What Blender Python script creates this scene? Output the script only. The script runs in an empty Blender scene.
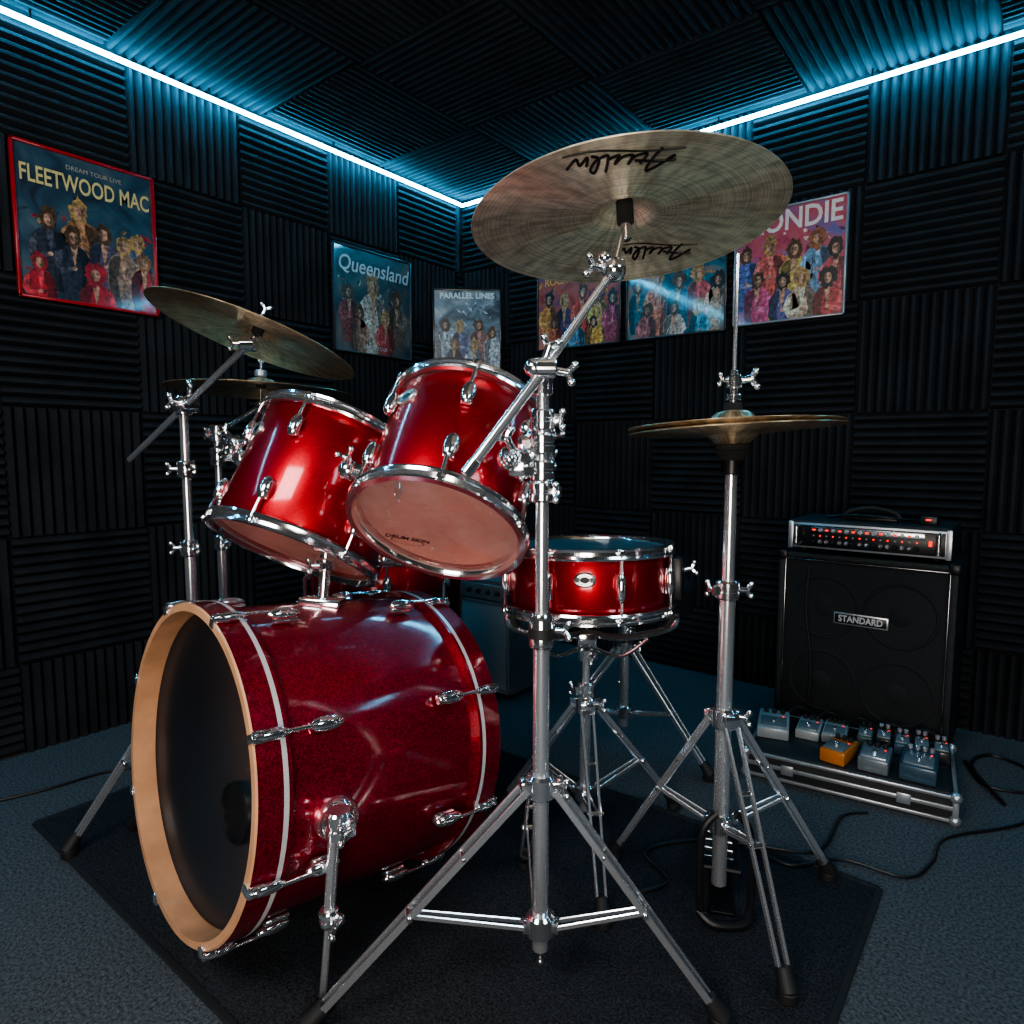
import bpy, bmesh, math, random
from mathutils import Vector as V, Matrix
random.seed(7)
CX, CY = -.2745, 3.79
ROT = math.radians(38.26)
# floor-plan frame of the drum kit -> room frame (walls on x=0 / y=0)
PLAN = Matrix.Rotation(ROT, 4, 'Z') @ Matrix.Translation((-CX, -CY, 0))
ZG = .007
I4 = Matrix.Identity(4)

# ------------------------------------------------------------ materials
def nodes(name):
    m = bpy.data.materials.new(name); m.use_nodes = True
    nt = m.node_tree
    return m, nt, nt.nodes['Principled BSDF']

def mat(name, col, metal=0, rough=.5, coat=0, noise=0, nscale=40, bump=0, bscale=200, spec=.5, crough=.05):
    m, nt, p = nodes(name)
    p.inputs['Base Color'].default_value = (*col, 1)
    p.inputs['Metallic'].default_value = metal
    p.inputs['Roughness'].default_value = rough
    p.inputs['Coat Weight'].default_value = coat
    p.inputs['Coat Roughness'].default_value = crough
    p.inputs['Specular IOR Level'].default_value = spec
    tc = nt.nodes.new('ShaderNodeTexCoord')
    if noise:
        n = nt.nodes.new('ShaderNodeTexNoise'); n.inputs['Scale'].default_value = nscale
        n.inputs['Detail'].default_value = 4
        nt.links.new(tc.outputs['Object'], n.inputs['Vector'])
        r = nt.nodes.new('ShaderNodeValToRGB')
        r.color_ramp.elements[0].position = .3; r.color_ramp.elements[1].position = .7
        r.color_ramp.elements[0].color = (*[c*(1-noise) for c in col], 1)
        r.color_ramp.elements[1].color = (*[min(1, c*(1+noise)) for c in col], 1)
        nt.links.new(n.outputs['Fac'], r.inputs['Fac'])
        nt.links.new(r.outputs['Color'], p.inputs['Base Color'])
    if bump:
        n = nt.nodes.new('ShaderNodeTexNoise'); n.inputs['Scale'].default_value = bscale
        nt.links.new(tc.outputs['Object'], n.inputs['Vector'])
        b = nt.nodes.new('ShaderNodeBump'); b.inputs['Strength'].default_value = bump
        b.inputs['Distance'].default_value = .004
        nt.links.new(n.outputs['Fac'], b.inputs['Height'])
        nt.links.new(b.outputs['Normal'], p.inputs['Normal'])
    return m

chrome = mat('chrome', (.90, .92, .95), .96, .12, noise=.05, nscale=8)
steel = mat('polished_steel', (.88, .90, .94), .88, .19, noise=.05, nscale=8)
darkchrome = mat('dark_chrome', (.45, .47, .5), 1, .22, noise=.1, nscale=12)
silver = mat('brushed_aluminium', (.62, .64, .67), .8, .32, noise=.1, nscale=30)
rubber = mat('black_rubber', (.012, .012, .013), 0, .6, noise=.2)
blackmetal = mat('black_metal', (.015, .015, .017), .3, .35, noise=.2)
maple = mat('maple_ply', (.60, .31, .17), 0, .38, coat=.4, noise=.18, nscale=14)
pinkin = mat('inner_shell', (.75, .26, .20), 0, .5, noise=.15, nscale=10)
blackhead = mat('black_drum_skin', (.008, .012, .017), 0, .28, coat=.2, noise=.2, nscale=4, crough=.2)
whitehead = mat('coated_drum_skin', (.7, .66, .62), 0, .5, noise=.05)
darkhead = mat('smoked_drum_skin', (.08, .09, .10), 0, .4, noise=.1)
stripe = mat('pearl_inlay', (.75, .72, .74), .3, .3, coat=.5, noise=.05)
badge = mat('badge_metal', (.7, .72, .72), .9, .3, noise=.2, nscale=150)
felt = mat('black_felt', (.02, .02, .02), 0, .95, noise=.2)
foam = mat('acoustic_foam', (.017, .021, .026), 0, .88, noise=.3, nscale=6, bump=.2, bscale=350, spec=.25)
wallm = mat('wall_paint', (.012, .013, .016), 0, .8, noise=.1)
tolex = mat('black_tolex', (.013, .014, .016), 0, .5, noise=.2, bump=.5, bscale=500)
greytolex = mat('grey_tolex', (.10, .12, .14), 0, .5, noise=.2, bump=.5, bscale=500)
grille = mat('grille_cloth', (.010, .011, .013), 0, .75, noise=.35, nscale=300, bump=.4, bscale=700)
greycloth = mat('grey_grille_cloth', (.34, .39, .43), 0, .8, noise=.25, nscale=250)
carpet = mat('carpet', (.080, .090, .100), 0, .95, noise=.55, nscale=150, bump=.9, bscale=320, spec=.1)
rug = mat('drum_rug', (.026, .029, .034), 0, .95, noise=.6, nscale=200, bump=.9, bscale=300, spec=.1)
rugedge = mat('rug_binding', (.010, .011, .013), 0, .8, noise=.2)
cablem = mat('cable_rubber', (.008, .008, .009), 0, .45, noise=.2)
ink_hole_black = mat('ink_and_hole_black', (.006, .006, .006), 0, .45)
redled_m, nt, p = nodes('red_indicator')
p.inputs['Base Color'].default_value = (.8, .02, .01, 1)
p.inputs['Emission Color'].default_value = (1, .04, .02, 1); p.inputs['Emission Strength'].default_value = 1.6

def red_mat(name, c1, c2, metal, rough, scale, cr=.05):
    m, nt, p = nodes(name)
    tc = nt.nodes.new('ShaderNodeTexCoord')
    v = nt.nodes.new('ShaderNodeTexVoronoi'); v.inputs['Scale'].default_value = scale
    nt.links.new(tc.outputs['Object'], v.inputs['Vector'])
    sp = nt.nodes.new('ShaderNodeSeparateColor')
    nt.links.new(v.outputs['Color'], sp.inputs['Color'])
    r = nt.nodes.new('ShaderNodeValToRGB')
    r.color_ramp.elements[0].color = (*c1, 1); r.color_ramp.elements[1].color = (*c2, 1)
    r.color_ramp.elements[0].position = .35
    nt.links.new(sp.outputs['Red'], r.inputs['Fac'])
    nt.links.new(r.outputs['Color'], p.inputs['Base Color'])
    p.inputs['Metallic'].default_value = metal
    mr = nt.nodes.new('ShaderNodeMapRange')
    mr.inputs['To Min'].default_value = rough-.08; mr.inputs['To Max'].default_value = rough+.12
    nt.links.new(sp.outputs['Green'], mr.inputs['Value'])
    nt.links.new(mr.outputs['Result'], p.inputs['Roughness'])
    p.inputs['Coat Weight'].default_value = 1; p.inputs['Coat Roughness'].default_value = cr
    return m
redbass = red_mat('red_sparkle_lacquer', (.20, .001, .014), (.50, .008, .036), .72, .36, 420, .09)
redtom = red_mat('red_satin_metallic', (.40, .004, .014), (.52, .010, .022), .82, .36, 700, .09)

# clear drum skin: partly see-through, partly glowing with light passing through
clearhead = bpy.data.materials.new('clear_drum_skin'); clearhead.use_nodes = True
nt = clearhead.node_tree; p = nt.nodes['Principled BSDF']
p.inputs['Base Color'].default_value = (.92, .62, .55, 1); p.inputs['Roughness'].default_value = .2
p.inputs['Coat Weight'].default_value = 1; p.inputs['Coat Roughness'].default_value = .04
tr = nt.nodes.new('ShaderNodeBsdfTransparent'); tl = nt.nodes.new('ShaderNodeBsdfTranslucent')
tl.inputs['Color'].default_value = (1, .62, .52, 1)
mx0 = nt.nodes.new('ShaderNodeMixShader'); mx0.inputs['Fac'].default_value = .35
mx = nt.nodes.new('ShaderNodeMixShader')
no = nt.nodes.new('ShaderNodeTexNoise'); no.inputs['Scale'].default_value = 5
mr = nt.nodes.new('ShaderNodeMapRange'); mr.inputs['To Min'].default_value = .05; mr.inputs['To Max'].default_value = .75
nt.links.new(no.outputs['Fac'], mr.inputs['Value']); nt.links.new(mr.outputs['Result'], mx.inputs['Fac'])
nt.links.new(tr.outputs[0], mx.inputs[1])
nt.links.new(p.outputs[0], mx0.inputs[1]); nt.links.new(tl.outputs[0], mx0.inputs[2]); nt.links.new(mx0.outputs[0], mx.inputs[2])
nt.links.new(mx.outputs[0], nt.nodes['Material Output'].inputs['Surface'])

# cymbal bronze with lathe grooves (uv: x = around, y = radius)
def cymbal_mat(name, c1, c2, metal, rough):
    m, nt, p = nodes(name)
    tc = nt.nodes.new('ShaderNodeTexCoord')
    mp = nt.nodes.new('ShaderNodeMapping'); mp.inputs['Scale'].default_value = (2, 420, 1)
    nt.links.new(tc.outputs['UV'], mp.inputs['Vector'])
    n = nt.nodes.new('ShaderNodeTexNoise'); n.inputs['Scale'].default_value = 1; n.inputs['Detail'].default_value = 3
    nt.links.new(mp.outputs[0], n.inputs['Vector'])
    mp2 = nt.nodes.new('ShaderNodeMapping'); mp2.inputs['Scale'].default_value = (70, 22, 1)
    nt.links.new(tc.outputs['UV'], mp2.inputs['Vector'])
    n2 = nt.nodes.new('ShaderNodeTexNoise'); n2.inputs['Scale'].default_value = 1
    nt.links.new(mp2.outputs[0], n2.inputs['Vector'])
    ad = nt.nodes.new('ShaderNodeMath'); ad.operation = 'MULTIPLY'
    nt.links.new(n.outputs['Fac'], ad.inputs[0]); nt.links.new(n2.outputs['Fac'], ad.inputs[1])
    r = nt.nodes.new('ShaderNodeValToRGB')
    r.color_ramp.elements[0].position = .14; r.color_ramp.elements[1].position = .34
    r.color_ramp.elements[0].color = (*c1, 1); r.color_ramp.elements[1].color = (*c2, 1)
    nt.links.new(ad.outputs[0], r.inputs['Fac']); nt.links.new(r.outputs[0], p.inputs['Base Color'])
    b = nt.nodes.new('ShaderNodeBump'); b.inputs['Strength'].default_value = .5; b.inputs['Distance'].default_value = .002
    nt.links.new(n.outputs['Fac'], b.inputs['Height']); nt.links.new(b.outputs[0], p.inputs['Normal'])
    tg = nt.nodes.new('ShaderNodeTangent'); tg.direction_type = 'UV_MAP'; tg.uv_map = 'UVMap'
    nt.links.new(tg.outputs[0], p.inputs['Tangent']); p.inputs['Anisotropic'].default_value = .9
    p.inputs['Anisotropic Rotation'].default_value = .25
    p.inputs['Metallic'].default_value = metal; p.inputs['Roughness'].default_value = rough
    return m
bronze = cymbal_mat('cymbal_bronze', (.50, .41, .30), (1.0, .88, .70), .72, .38)
bronzed = cymbal_mat('dark_cymbal_bronze', (.32, .24, .15), (.80, .62, .42), .82, .36)

def emis(name, col, st):
    m = bpy.data.materials.new(name); m.use_nodes = True
    nt = m.node_tree; nt.nodes.remove(nt.nodes['Principled BSDF'])
    e = nt.nodes.new('ShaderNodeEmission'); e.inputs['Color'].default_value = (*col, 1); e.inputs['Strength'].default_value = st
    nt.links.new(e.outputs[0], nt.nodes['Material Output'].inputs['Surface']); return m
ledm = emis('led_core', (.10, .62, 1), 85)

# ------------------------------------------------------------ builder
def frame(o, z, xh=(1, 0, 0)):
    z = V(z).normalized(); y = z.cross(V(xh)).normalized(); x = y.cross(z)
    M = Matrix.Identity(4)
    for i in range(3):
        M[i][0] = x[i]; M[i][1] = y[i]; M[i][2] = z[i]; M[i][3] = o[i]
    return M

class Obj:
    def __init__(s, name):
        s.name = name; s.bm = bmesh.new(); s.uv = s.bm.loops.layers.uv.new('UVMap'); s.mats = []
    def mi(s, m):
        if m not in s.mats: s.mats.append(m)
        return s.mats.index(m)
    def add(s, verts, faces, m, M=I4, uvs=None):
        vs = [s.bm.verts.new(M @ V(v)) for v in verts]
        k = s.mi(m)
        for fi, f in enumerate(faces):
            if len(set(f)) < 3: continue
            try: fc = s.bm.faces.new([vs[i] for i in f])
            except ValueError: continue
            fc.material_index = k; fc.smooth = True
            if uvs:
                for l, uvv in zip(fc.loops, uvs[fi]): l[s.uv].uv = uvv
    def lathe(s, prof, m, M=I4, seg=64, closed=False, a0=0, a1=2*math.pi):
        full = abs(a1-a0-2*math.pi) < 1e-6
        n = len(prof); cols = seg if full else seg+1
        verts = []; faces = []; uvs = []
        L = [0]
        for i in range(1, n+1):
            a = prof[i % n]; b = prof[i-1]; L.append(L[-1]+math.hypot(a[0]-b[0], a[1]-b[1]))
        idx = {}
        for j in range(cols):
            t = a0+(a1-a0)*j/seg
            for i, (r, z) in enumerate(prof):
                if r < 1e-6:
                    if ('p', i) not in idx:
                        idx[('p', i)] = len(verts); verts.append((0, 0, z))
                    idx[(j, i)] = idx[('p', i)]
                else:
                    idx[(j, i)] = len(verts); verts.append((r*math.cos(t), r*math.sin(t), z))
        for j in range(seg):
            j2 = (j+1) % cols if full else j+1
            for i in range(n if closed else n-1):
                i2 = (i+1) % n
                q = [idx[(j, i)], idx[(j2, i)], idx[(j2, i2)], idx[(j, i2)]]
                u = [(j/seg, L[i]), ((j+1)/seg, L[i]), ((j+1)/seg, L[i+1]), (j/seg, L[i+1])]
                qq = []; uu = []
                for a, b in zip(q, u):
                    if a not in qq: qq.append(a); uu.append(b)
                if len(qq) >= 3: faces.append(qq); uvs.append(uu)
        s.add(verts, faces, m, M, uvs)
    def cyl(s, p0, p1, r, m, r2=None, seg=20, M=I4):
        p0 = V(p0); p1 = V(p1); d = p1-p0
        if r2 is None: r2 = r
        xh = (1, 0, 0) if abs(d.normalized().x) < .9 else (0, 1, 0)
        L = d.length; e = min(.0025, r*.3, L*.2)
        s.lathe([(0, 0), (r-e, 0), (r, e), (r2, L-e), (r2-min(e, r2*.5), L), (0, L)], m, M @ frame(p0, d, xh), seg)
    def tube(s, pts, r, m, seg=10, M=I4):
        pts = [V(p) for p in pts]; n = len(pts)
        verts = []; faces = []
        t = (pts[1]-pts[0]).normalized()
        nrm = t.orthogonal().normalized()
        for i, p in enumerate(pts):
            if i == 0: t2 = (pts[1]-pts[0])
            elif i == n-1: t2 = pts[-1]-pts[-2]
            else: t2 = pts[i+1]-pts[i-1]
            t2.normalize()
            q = t.rotation_difference(t2); nrm = q @ nrm; t = t2
            b = t.cross(nrm)
            for k in range(seg):
                a = 2*math.pi*k/seg
                verts.append(p+nrm*(r*math.cos(a))+b*(r*math.sin(a)))
        for i in range(n-1):
            for k in range(seg):
                k2 = (k+1) % seg
                faces.append([i*seg+k, i*seg+k2, (i+1)*seg+k2, (i+1)*seg+k])
        faces.append(list(range(seg))); faces.append([(n-1)*seg+k for k in range(seg)])
        s.add(verts, faces, m, M)
    def box(s, c, size, m, M=I4, bev=.002, seg=2):
        t = bmesh.new(); bmesh.ops.create_cube(t, size=1)
        for v in t.verts: v.co = V((v.co.x*size[0], v.co.y*size[1], v.co.z*size[2]))+V(c)
        if bev: bmesh.ops.bevel(t, geom=t.edges[:], offset=min(bev, min(size)*.45), segments=seg, affect='EDGES', profile=.5)
        t.verts.index_update()
        s.add([v.co.copy() for v in t.verts], [[v.index for v in f.verts] for f in t.faces], m, M)
        t.free()
    def bar(s, p0, p1, w, h, m, M=I4, side=None, bev=.0015):
        p0 = V(p0); p1 = V(p1); d = p1-p0
        if side is None:
            side = V((-d.y, d.x, 0))
            if side.length < 1e-4: side = V((1, 0, 0))
        F = frame((p0+p1)/2, d, side)
        s.box((0, 0, 0), (w, h, d.length), m, M @ F, bev, 1)
    def ball(s, c, r, m, M=I4, sc=(1, 1, 1), seg=20):
        n = seg//2
        prof = [(r*math.sin(math.pi*i/n), -r*math.cos(math.pi*i/n)) for i in range(n+1)]
        prof[0] = (0, -r); prof[-1] = (0, r)
        s.lathe(prof, m, M @ Matrix.Translation(V(c)) @ Matrix.Diagonal((*sc, 1)), seg)
    def wing(s, p, d, m=None, k=1.0, M=I4):
        m = m or chrome; p = V(p); d = V(d).normalized()
        e_ = p+d*.022*k
        s.cyl(p, e_, .006*k, m, seg=12, M=M)
        sd = d.cross(V((0, 0, 1)))
        if sd.length < .1: sd = V((1, 0, 0))
        sd.normalize()
        up = d.cross(sd)
        for g in (-1, 1):
            s.bar(e_-d*.003, e_+(up*g*.013+d*.006)*k, .006*k, .010*k, m, M=M, side=sd, bev=.003)
            s.ball(e_+(up*g*.013+d*.006)*k, .0062*k, m, M, seg=10)
    def clamp(s, p, r=.02, h=.035, d=(0, -1, 0), m=None):
        m = m or chrome; p = V(p); d = V(d).normalized()
        s.lathe([(0, -h/2), (r*.85, -h/2), (r, -h/2+.004), (r, -h*.1), (r*.9, -h*.06), (r*.9, h*.06), (r, h*.1), (r, h/2-.004), (r*.85, h/2), (0, h/2)], m, Matrix.Translation(p), 24)
        s.bar(p, p+d*(r+.012), .014, h*.6, m, bev=.004)
        s.wing(p+d*(r+.006), d.cross(V((0, 0, 1))) if abs(d.z) < .9 else (1, 0, 0), m)
    def finish(s, plan=True):
        bmesh.ops.recalc_face_normals(s.bm, faces=s.bm.faces[:])
        if plan: s.bm.transform(PLAN)
        co = [v.co for v in s.bm.verts]
        mn = V([min(c[i] for c in co) for i in range(3)]); mx_ = V([max(c[i] for c in co) for i in range(3)])
        o = V(((mn.x+mx_.x)/2, (mn.y+mx_.y)/2, mn.z))
        s.bm.transform(Matrix.Translation(-o))
        me = bpy.data.meshes.new(s.name); s.bm.to_mesh(me); s.bm.free()
        for m in s.mats: me.materials.append(m)
        me.set_sharp_from_angle(angle=math.radians(35))
        ob = bpy.data.objects.new(s.name, me); ob.location = o
        bpy.context.scene.collection.objects.link(ob)
        return ob

def text_geo(body, size, shear=0, bold=0):
    cu = bpy.data.curves.new('t', 'FONT'); cu.body = body; cu.size = size; cu.align_x = 'CENTER'; cu.align_y = 'CENTER'
    cu.shear = shear; cu.offset = bold; cu.resolution_u = 3
    ob = bpy.data.objects.new('t', cu); bpy.context.scene.collection.objects.link(ob)
    bpy.context.view_layer.update()
    dg = bpy.context.evaluated_depsgraph_get(); me = ob.evaluated_get(dg).to_mesh()
    vs = [v.co.copy() for v in me.vertices]; fs = [list(p.vertices) for p in me.polygons]
    ob.evaluated_get(dg).to_mesh_clear()
    bpy.data.objects.remove(ob); bpy.data.curves.remove(cu)
    return vs, fs

def smooth_path(pts, n=10):
    pts = [V(p) for p in pts]; P = [pts[0]]+pts+[pts[-1]]; out = []
    for i in range(1, len(P)-2):
        for k in range(n):
            t = k/n; a, b, c, d = P[i-1], P[i], P[i+1], P[i+2]
            out.append(.5*((2*b)+(c-a)*t+(2*a-5*b+4*c-d)*t*t+(3*b-a-3*c+d)*t**3))
    out.append(pts[-1]); return out

# ------------------------------------------------------------ room
RX = 4.6; RY = -4.6; H = 2.36; TH = .026
def slab(name, lo, hi, m):
    o = Obj(name); lo = V(lo); hi = V(hi)
    o.box((lo+hi)/2, hi-lo, m, bev=0); o.finish(False)
slab('floor', (-.14, RY-.14, -.08), (RX+.14, .14, 0), carpet)
slab('ceiling', (-.14, RY-.14, H+TH), (RX+.14, .14, H+TH+.1), wallm)
slab('wall_left', (-.14, RY-TH, 0), (-TH, TH, H+TH), wallm)
slab('wall_back', (-.14, TH, 0), (RX+.14, .14, H+TH), wallm)
slab('wall_right', (RX+TH, RY-TH, 0), (RX+.14, TH, H+TH), wallm)
slab('wall_front', (-.14, RY-.14, 0), (RX+.14, RY-TH, H+TH), wallm)

def foam_sheet(name, fn, ulen, vlen, uo, vo, tile=.42, n=13, par=0, th=TH):
    o = Obj(name); prof = [(0, 0), (.16, .62), (.36, 1), (.64, 1), (.84, .62), (1, 0)]
    nu = int(ulen/tile)+3; nv = int(vlen/tile)+3
    for i in range(-1, nu):
        for j in range(-1, nv):
            u0 = uo+i*tile; v0 = vo+j*tile; u1 = u0+tile-.004; v1 = v0+tile-.004
            cu0, cu1, cv0, cv1 = max(u0, 0), min(u1, ulen), max(v0, 0), min(v1, vlen)
            if cu1-cu0 < .01 or cv1-cv0 < .01: continue
            horiz = (i+j+par) % 2 == 0
            verts = []; faces = []
            for k in range(n):
                a = (v0 if horiz else u0)+(tile-.004)*k/n; w = (tile-.004)/n
                lo, hi = (cv0, cv1) if horiz else (cu0, cu1)
                if a+w > hi+1e-4 or a < lo-1e-4: continue
                b0 = len(verts); e0, e1 = (cu0, cu1) if horiz else (cv0, cv1)
                for (f, dd) in prof:
                    d_ = (TH-th)+dd*th if dd > 0 else TH-th
                    for e_ in (e0, e1):
                        verts.append(fn(e_, a+f*w, d_) if horiz else fn(a+f*w, e_, d_))
                m_ = len(prof)
                for q in range(m_-1): faces.append([b0+2*q, b0+2*q+1, b0+2*q+3, b0+2*q+2])
                faces.append([b0+2*q for q in range(m_)]); faces.append([b0+2*q+1 for q in range(m_)])
            if verts: o.add(verts, faces, foam)
    return o.finish(False)
foam_sheet('acoustic_foam_panels', lambda u, v, d: (-TH+d, -u, v), 4.6, H, .05, .30)
foam_sheet('acoustic_foam_panels', lambda u, v, d: (u, TH-d, v), 4.6, H, .33, .30, par=1)
foam_sheet('acoustic_foam_panels', lambda u, v, d: (RX+TH-d, -u, v), 4.6, H, .05, .30)
foam_sheet('acoustic_foam_panels', lambda u, v, d: (u, RY-TH+d, v), 4.6, H, .33, .30)
foam_sheet('acoustic_foam_panels', lambda u, v, d: (u, -v, H+TH-d), 4.6, 4.6, .0, .0, tile=.6, n=18, th=.015)

def led(lo, hi, ax):
    """glowing tube hung just under the ceiling on small clips"""
    o = Obj('led_light_strip'); lo = V(lo); hi = V(hi); c = (lo+hi)/2; s = hi-lo
    o.box(c, s, ledm, bev=.004)
    L = s.y if ax == 'y' else s.x
    for i in range(8):
        t = -L/2+L*(i+.5)/8
        q = c+(V((0, t, 0)) if ax == 'y' else V((t, 0, 0)))
        o.box((q.x, q.y, (hi.z+H)/2+.001), (.006, .006, H-hi.z+.004), blackmetal, bev=0)
    o.finish(False)
led((.024, RY+.03, H-.042), (.038, -.024, H-.028), 'y')
led((.042, -.038, H-.042), (RX-.03, -.024, H-.028), 'x')

# drum rug
o = Obj('drum_rug')
o.box(((.5135+2.34)/2, (-2.272-1.17)/2, .003), (1.8265, 1.102, .006), rug, bev=.002)
for a, b in (((.5135, -1.17), (2.34, -1.17)), ((.5135, -2.272), (2.34, -2.272)), ((.5135, -2.272), (.5135, -1.17)), ((2.34, -2.272), (2.34, -1.17))):
    o.bar((a[0], a[1], .0045), (b[0], b[1], .0045), .014, .007, rugedge)
o.finish(False)

# ------------------------------------------------------------ drum parts
def rim(o, r, z, M, up=1, m=chrome):
    pr = [(r-.012, z), (r-.004, z), (r-.004, z+up*.012), (r+.002, z+up*.014), (r+.003, z+up*.019), (r-.009, z+up*.019), (r-.010, z+up*.012), (r-.014, z+up*.004)]
    o.lathe(pr, m, M, 72, closed=True)
    pr = [(r-.004, z-up*.006), (r+.004, z-up*.006), (r+.006, z-up*.001), (r+.004, z+up*.004), (r-.004, z+up*.004)]
    o.lathe(pr, m, M, 72, closed=True)

def lug(o, r, a, z, M, ztip, length=.055, w=.014):
    c, s_ = math.cos(a), math.sin(a)
    R = M @ Matrix.Translation((c*r, s_*r, z)) @ Matrix.Rotation(a, 4, 'Z')
    o.box((.004, 0, 0), (.008, w*1.5, length*.8), chrome, R, .003)
    o.ball((.011, 0, 0), 1, chrome, R, (.012, w, length/2), 16)
    o.cyl((.013, 0, 0), (.013, 0, ztip-z), .004, chrome, seg=10, M=R)
    o.box((.013, 0, ztip-z), (.013, .015, .014), chrome, R, .003)

def drum(o, M, r, h, red, lugs, a0, bottom, top, rimr=None, full=False, badge_a=None, bz=None):
    rimr = rimr or r+.011
    o.lathe([(r, .012), (r, h-.012), (r-.003, h-.006), (r-.008, h-.006), (r-.008, .006), (r-.003, .006)], red, M, 72, closed=True)
    o.lathe([(r-.009, .012), (r-.009, h-.012)], pinkin, M, 72)
    o.lathe([(0, h), (r-.004, h), (r-.001, h-.006)], top, M, 72)
    o.lathe([(0, -.0), (r-.004, -.0), (r-.001, .006)], bottom, M, 72)
    rim(o, rimr, h-.008, M, 1); rim(o, rimr, .008, M, -1)
    for i in range(lugs):
        a = a0+2*math.pi*i/lugs
        if full:
            lug(o, r, a, h/2, M, h+.004, length=.075, w=.011); lug(o, r, a, h/2, M, -.004, length=.03, w=.008)
        else:
            lug(o, r, a, h-.068, M, h+.004); lug(o, r, a, .068, M, -.004)
    if badge_a is not None:
        c, s_ = math.cos(badge_a), math.sin(badge_a)
        F = M @ Matrix.Translation((c*r, s_*r, bz)) @ Matrix.Rotation(badge_a, 4, 'Z') @ Matrix.Rotation(math.pi/2, 4, 'Y')
        F = F @ Matrix.Diagonal((.8, 1.15, 1, 1))
        o.lathe([(0, .0035), (.017, .0035), (.019, .005), (.021, .0035), (.022, -.002)], badge, F, 32)
        o.lathe([(0, .0042), (.009, .0042), (.009, .0036)], ink_hole_black, F, 24)
        o.lathe([(.0125, .0042), (.0138, .0042)], ink_hole_black, F, 24)

D = math.radians
# ---- bass drum
f0 = V((-.622, 1.20, .401)); b0 = V((-.245, 1.582, .344)); ax = b0-f0; LN = ax.length
M = frame(f0, ax, (-.713, .70, 0))
o = Obj('bass_drum')
r = .297
o.lathe([(r, .05), (r, LN-.05), (r-.008, LN-.05), (r-.008, .05)], redbass, M, 96, closed=True)
HW = .062
for z0, sg in ((0, 1), (LN, -1)):
    ro = r+.014
    o.lathe([(ro-.016, z0), (ro-.003, z0), (ro, z0+sg*.003)], maple, M, 96)
    o.lathe([(ro, z0+sg*.003), (ro, z0+sg*.046)], redbass, M, 96)
    o.lathe([(ro+.0006, z0+sg*.046), (ro+.0006, z0+sg*.055)], stripe, M, 96)
    o.lathe([(ro, z0+sg*.055), (ro, z0+sg*HW), (r-.002, z0+sg*HW)], redbass, M, 96)
    o.lathe([(ro-.016, z0), (ro-.017, z0+sg*.05)], maple, M, 96)
o.lathe([(0, .048), (r-.014, .048), (r-.006, .044)], blackhead, M, 96)
o.lathe([(0, LN-.03), (r, LN-.03)], whitehead, M, 96)
# port hole: ring round a black disc painted as its dark inside
P = M @ Matrix.Translation((-.128, -.050, .045))
o.lathe([(.050, .003), (.051, -.001), (.054, -.001), (.055, .003)], blackmetal, P, 40)
o.lathe([(0, .0025), (.051, .0025)], ink_hole_black, P, 40)  # no real opening: the shade inside is painted black
for i in range(8):
    a = D(153+45*i); c, s_ = math.cos(a), math.sin(a)
    for z0, sg in ((0, 1), (LN, -1)):
        R = M @ Matrix.Translation((c*(r+.014), s_*(r+.014), z0)) @ Matrix.Rotation(a, 4, 'Z')
        o.box((.006, 0, sg*.012), (.010, .022, .028), chrome, R, .004)      # claw hook
        o.box((-.002, 0, -sg*.001), (.018, .016, .006), chrome, R, .002)
        o.ball((.009, 0, sg*.032), 1, chrome, R, (.009, .011, .030), 14)
        o.cyl((.012, 0, sg*.0), (.012, 0, sg*.13), .0038, chrome, seg=12, M=R)
        o.box((-.004, 0, sg*.135), (.012, .022, .050), chrome, R, .005)
        o.ball((.007, 0, sg*.130), 1, chrome, R, (.012, .014, .034), 16)
def pt(x, y, z): return M @ V((x, y, z))
att = pt(-.315, -.02, .15)
o.ball(att, .028, chrome, sc=(1, 1, 1.15)); o.clamp(att+V((.005, -.03, .012)), .022, .05, (1, -.5, 0))
o.ball(pt(-.30, -.02, .15), 1, chrome, sc=(.040, .040, .038))
knee = V((-.315, 1.07, .20)); ft = V((-.335, 1.085, ZG))
tp = att+V((.0, -.03, .03))
o.cyl(tp, knee, .010, steel); o.cyl(knee, ft+V((0, 0, .025)), .0065, steel)
o.clamp(knee, .017, .03, (1, -.3, 0)); o.cyl(ft, ft+V((0, 0, .04)), .016, rubber, r2=.010)
att = pt(.313, 0, .15); ft = V((-1.0, 1.66, .004))
o.ball(att, .03, chrome)
k2 = att.lerp(ft, .5); o.cyl(att, k2, .013, steel); o.cyl(k2, ft+V((0, 0, .01)), .009, steel)
o.ball(k2, .018, chrome); o.cyl(ft+V((0, 0, .01)), ft+(att-ft).normalized()*.06, .018, rubber, r2=.013)
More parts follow.
